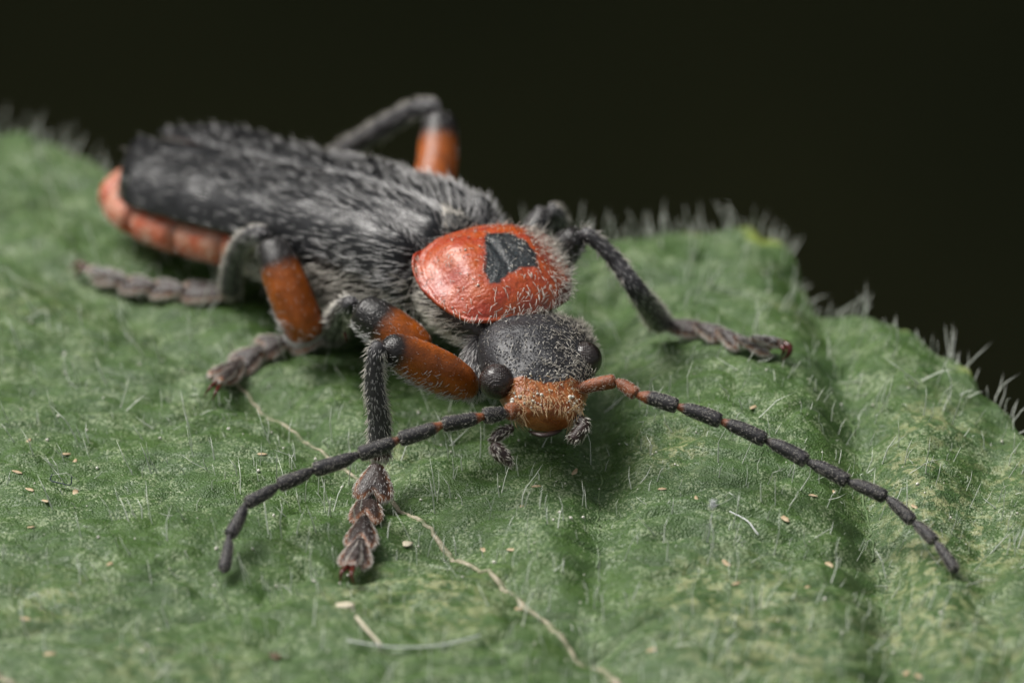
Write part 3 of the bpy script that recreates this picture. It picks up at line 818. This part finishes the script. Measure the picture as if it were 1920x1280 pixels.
# middle leg on the same side
hits = hit
leg('orange middle leg with a black hairy knee, foot turned back along the leaf',
    None,
    [W(800, 668, 2.2), W(765, 640, 2.2), W(715, 606, 2.25), W(668, 574, 2.35)], [.26, .34, .36, .34, .25], distal(.35, .75),
    [W(662, 570, 2.35), W(645, 578, 2.9), W(632, 600, 3.9), hit(622, 628, .22)], [.15, .17, .20, .21], None,
    [(hit(612, 630, .20), hit(536, 640, .10), UPc, .31, .11, .10), (hit(540, 638, .18), hit(480, 656, .10), UPc, .27, .10, .22), (hit(492, 652, .20), hit(438, 692, .10), UPc, .27, .10, .3), (hit(452, 678, .2), hit(405, 716, .09), UPc, .26, .09, .5),
     (hit(450, 684, .22), hit(406, 718, .2), UPc, .11, .08, .05)],
    [([hit(408, 716, .2), hit(394, 726, .2), hit(383, 742, .03)], [.036, .036, .024, .006]), ([hit(412, 722, .2), hit(404, 736, .18), hit(398, 750, .03)], [.036, .036, .024, .006])],
    spur=[W(646, 622, 3.4), W(650, 640, 3.4)], hairlen=(.10, .20))

# hind leg on the same side
leg('orange hind leg with a black knee raised beside the wing case',
    None,
    [W(585, 640, 4.4), W(560, 590, 4.3), W(530, 515, 4.3), W(504, 448, 4.5)], [.30, .36, .36, .34, .26], distal(.52, .80),
    [W(500, 440, 4.5), W(470, 445, 4.9), W(445, 475, 5.7), hit(430, 548, .2)], [.15, .17, .19, .20], None,
    [(hit(430, 552, .2), hit(338, 545, .1), UPc, .27, .12, .08), (hit(345, 545, .2), hit(283, 540, .1), UPc, .24, .11, .2), (hit(290, 538, .2), hit(228, 532, .1), UPc, .24, .11, .3), (hit(240, 530, .2), hit(180, 515, .1), UPc, .22, .10, .5),
     (hit(225, 524, .24), hit(165, 505, .22), UPc, .11, .09, .05)],
    [([hit(168, 503, .22), hit(145, 494, .24), hit(128, 508, .05)], [.05, .05, .035, .01]), ([hit(170, 508, .2), hit(150, 506, .2), hit(140, 520, .05)], [.05, .05, .035, .01])])

# foreleg on the far side, stretched over the leaf
leg('slender grey-black foreleg reaching out beyond the head',
    None,
    [W(1010, 560, 3.4), W(1035, 515, 3.5), W(1062, 465, 3.4), W(1090, 438, 3.25)], [.20, .25, .27, .26, .21], lambda t: 1 + 0 * t,
    [W(1086, 436, 3.25), W(1108, 444, 3.2), W(1152, 486, 3.2), W(1200, 552, 3.3), hit(1240, 606, .24)], [.12, .135, .165, .195, .19], None,
    [(hit(1240, 607, .25), hit(1318, 622, .12), UPc, .20, .13, .12), (hit(1308, 612, .24), hit(1358, 634, .12), UPc, .19, .13, .2), (hit(1350, 622, .24), hit(1394, 652, .10), UPc, .18, .12, .3), (hit(1384, 636, .24), hit(1450, 660, .10), UPc, .16, .10, .45),
     (hit(1408, 634, .30), hit(1466, 646, .26), UPc, .10, .10, .03)],
    [([hit(1462, 640, .27), hit(1480, 650, .27), hit(1478, 664, .15), hit(1466, 676, .02)], [.05, .06, .05, .006]), ([hit(1458, 644, .25), hit(1470, 656, .22), hit(1464, 670, .04)], [.04, .045, .03, .006])],
    spur=[hit(1222, 606, .35), hit(1216, 624, .16)], hairlen=(.08, .17))

# middle leg on the far side : knee behind the shield
mk = W(1025, 392, 5.2)
leg('blurred dark knee of the far middle leg behind the shield', None,
    [W(985, 480, 5.0), W(1000, 440, 5.1), W(1015, 412, 5.2), mk], [.18, .20, .22, .21, .18], lambda t: 1 + 0 * t,
    [mk, W(1042, 402, 5.3), W(1050, 432, 5.6), W(1040, 500, 6.0), W(1020, 540, 6.2)], [.13, .16, .16, .16], None, [], [])

# hind leg on the far side : knee standing above the wing cases
hk = W(826, 208, 7.4)
leg('blurred far hind leg with its knee raised above the wing cases', None,
    [W(780, 420, 6.2), W(815, 330, 6.8), W(822, 265, 7.2), hk], [.30, .36, .36, .34, .26], distal(.55, .9),
    [hk + CU * .05, W(780, 206, 7.7), W(715, 242, 8.4), W(650, 282, 9.2), W(560, 340, 10.2)], [.15, .17, .18, .18], None, [], [])

# ------------------------------------------------------------------ small things lying on the leaf
def flake(px, py, sz, mat, label, group, asp=2.0, th=.35):
    p = hit(px, py, .0); ang = rng.uniform(0, np.pi)
    A_ = np.array([math.cos(ang), math.sin(ang), .15 * rng.normal()]); A_ = nrm(A_); L_ = nrm(np.cross(UPZ, A_)); N_ = np.cross(A_, L_)
    S = ball(p * 0 + UPZ * 0, A_, L_, N_, sz * asp * .5, sz * .5, sz * .5 * th, 12, 14)
    v = S.V; k = 1 + .30 * fbm(v[:, 0] / sz * 1.3 + px, v[:, 1] / sz * 1.3 + py, 55, 3)
    S.V = v * k[:, None]
    o = add_surf('flake', S, mat, None)
    o.location = Vector((p[0], p[1], float(leaf_h(p[0:1], p[1:2])[0]) + sz * .12))
    tag(o, label, 'flake', group)
FL = [(124, 845), (140, 866), (141, 916), (56, 920), (84, 939), (58, 984), (34, 892), (54, 825), (491, 849), (206, 1055), (47, 1164), (92, 1214), (959, 1025), (907, 1023), (1006, 914), (980, 942), (1077, 878), (974, 1137), (1241, 917), (1305, 932), (1523, 928), (1472, 975), (1563, 923), (1363, 1052), (1380, 1095), (1555, 1063), (1514, 1095), (1222, 1216), (1715, 945), (1700, 1259), (1724, 1274), (1412, 760)]
for p in FL: flake(*p, rng.uniform(.06, .10), M['flake'], 'tiny tan husk lying on the green leaf surface', 'tan husks on the leaf', 2.2)
flake(764, 1016, .15, M['pale_flake'], 'crumbly cream flake lying beside the cracked midrib', None, 1.4)
flake(647, 1141, .20, M['pale_flake'], 'pale pinkish crumb just below the claws of the foreleg', None, 1.5)
flake(517, 1231, .16, M['dark_flake'], 'dark brown blurred crumb on the leaf near the feeler tip', None, 1.4)
flake(1850, 1272, .12, M['dark_flake'], 'small black speck lying on the pale-blotched leaf corner', None, 1.2)

def thread(name, track, r, mat, label, cat, up=.02):
    P = spline(np.array([hit(px, py, u_) for px, py, u_ in track]), 40)
    o = add_surf(name, sweep(P[::3], [r, r, r * .8], 40, 7), mat, None); tag(o, label, cat)
thread('thread', [(98, 888, .12), (95, 900, .03), (112, 905, .03), (132, 908, .04), (134, 893, .15)], .011, M['blue_thread'], 'dark blue curled thread lying on the leaf', 'thread')
thread('thread', [(1368, 958, .04), (1400, 975, .06), (1415, 993, .05), (1422, 1002, .03)], .010, M['thread'], 'short white thread lying below the outstretched feeler', 'thread')
thread('thread', [(650, 1200, .05), (740, 1212, .06), (830, 1208, .06), (900, 1190, .05)], .012, M['thread'], 'long pale thread lying in the blurred front of the leaf', 'thread')
thread('stalk', [(668, 1156, .05), (690, 1182, .10), (714, 1208, .05)], .03, M['pale_flake'], 'stubby cream stalk lying next to the long pale thread', 'stalk')

# tuft of white fibres caught on a bristle
tp = hit(1325, 1020); tq = W(*project(tp + UPZ * .72 + np.array([.10, 0, 0])))
n = 44; dd_ = nrm(rng.normal(size=(n, 3)))
tv_ = [strands(np.array([tp]), nrm(np.array([tq - tp])), nrm(np.array([tq - tp])), np.array([[np.linalg.norm(tq - tp)]]), .014),
       strands(np.tile(tq, (n, 1)), dd_, nrm(dd_ + .8 * rng.normal(size=(n, 3))), rng.uniform(.07, .16, (n, 1)), .008)]
tf = hair_obj('fibre_tuft', tv_, M['thread'], None); tag(tf, 'white tuft of fibres caught on a bristle of the leaf', 'fibre')

# pollen dust : countless white grains on the leaf and on the beetle
def grains(P, r):
    n = len(P); oc = np.array([[1, 0, 0], [-1, 0, 0], [0, 1, 0], [0, -1, 0], [0, 0, 1], [0, 0, -1]], float)
    t = np.array([[0, 2, 4], [2, 1, 4], [1, 3, 4], [3, 0, 4], [2, 0, 5], [1, 2, 5], [3, 1, 5], [0, 3, 5]])
    # one subdivision for roundness
    vs = list(oc); cache = {}; T2_ = []
    def md(a, b):
        k = (min(a, b), max(a, b))
        if k not in cache: vs.append(nrm(vs[a] + vs[b])); cache[k] = len(vs) - 1
        return cache[k]
    for a, b, c in t:
        x, y, z = md(a, b), md(b, c), md(c, a); T2_ += [(a, x, z), (x, b, y), (z, y, c), (x, y, z)]
    vs = np.array(vs); T2_ = np.array(T2_)
    V = (P[:, None] + vs[None] * r[:, None, None] * rng.uniform(.8, 1.2, (n, len(vs), 1))).reshape(-1, 3)
    T_ = (np.arange(n)[:, None, None] * len(vs) + T2_[None]).reshape(-1, 3)
    return V, T_
n = 380
k = rng.uniform(-9, 9, n); yy = rng.uniform(-6, 9, n); keep = yy < np.interp(k, xs, ye) - .2; k, yy = k[keep], yy[keep]
r = .008 + .024 * rng.uniform(0, 1, len(k)) ** 2
V, T_ = grains(np.stack([k, yy, leaf_h(k, yy) + r * .6], -1), r)
po = mesh_obj('pollen_dust', V, None, M['pollen'], None, True, None, T_); tag(po, 'scattered white pollen grains dusting the green leaf', 'pollen', None, 'stuff')
def on_surf(S, n, wgt):
    t = S.tris(); A = np.linalg.norm(np.cross(S.V[t[:, 1]] - S.V[t[:, 0]], S.V[t[:, 2]] - S.V[t[:, 0]]), axis=1) * wgt[t].mean(1)
    kk_ = rng.choice(len(t), n, p=A / A.sum()); return np.einsum('nk,nkc->nc', rng.dirichlet((1, 1, 1), n), S.V[t[kk_]]) + S.normals()[t[kk_, 0]] * .012
P = np.vstack([on_surf(SH, 16, topm * (tl > .72) * (tl < .9) + .02), on_surf(SH, 60, (tl > .88) * (tl < .985) * np.clip(nn_ * 6 + .3, 0, 1) * np.clip(.25 + noise(ll * 4, tl * 4, 7) * 2, 0, 1)), on_surf(SP, 22, np.ones(len(SP.V)))])
r = np.concatenate([rng.uniform(.008, .022, 16), .007 + .030 * rng.uniform(0, 1, 60) ** 2, rng.uniform(.010, .022, 22)])
V, T_ = grains(P, r)
pb = mesh_obj('pollen_grain', V, None, M['pollen'], beetle, True, None, T_); pb['kind'] = 'stuff'
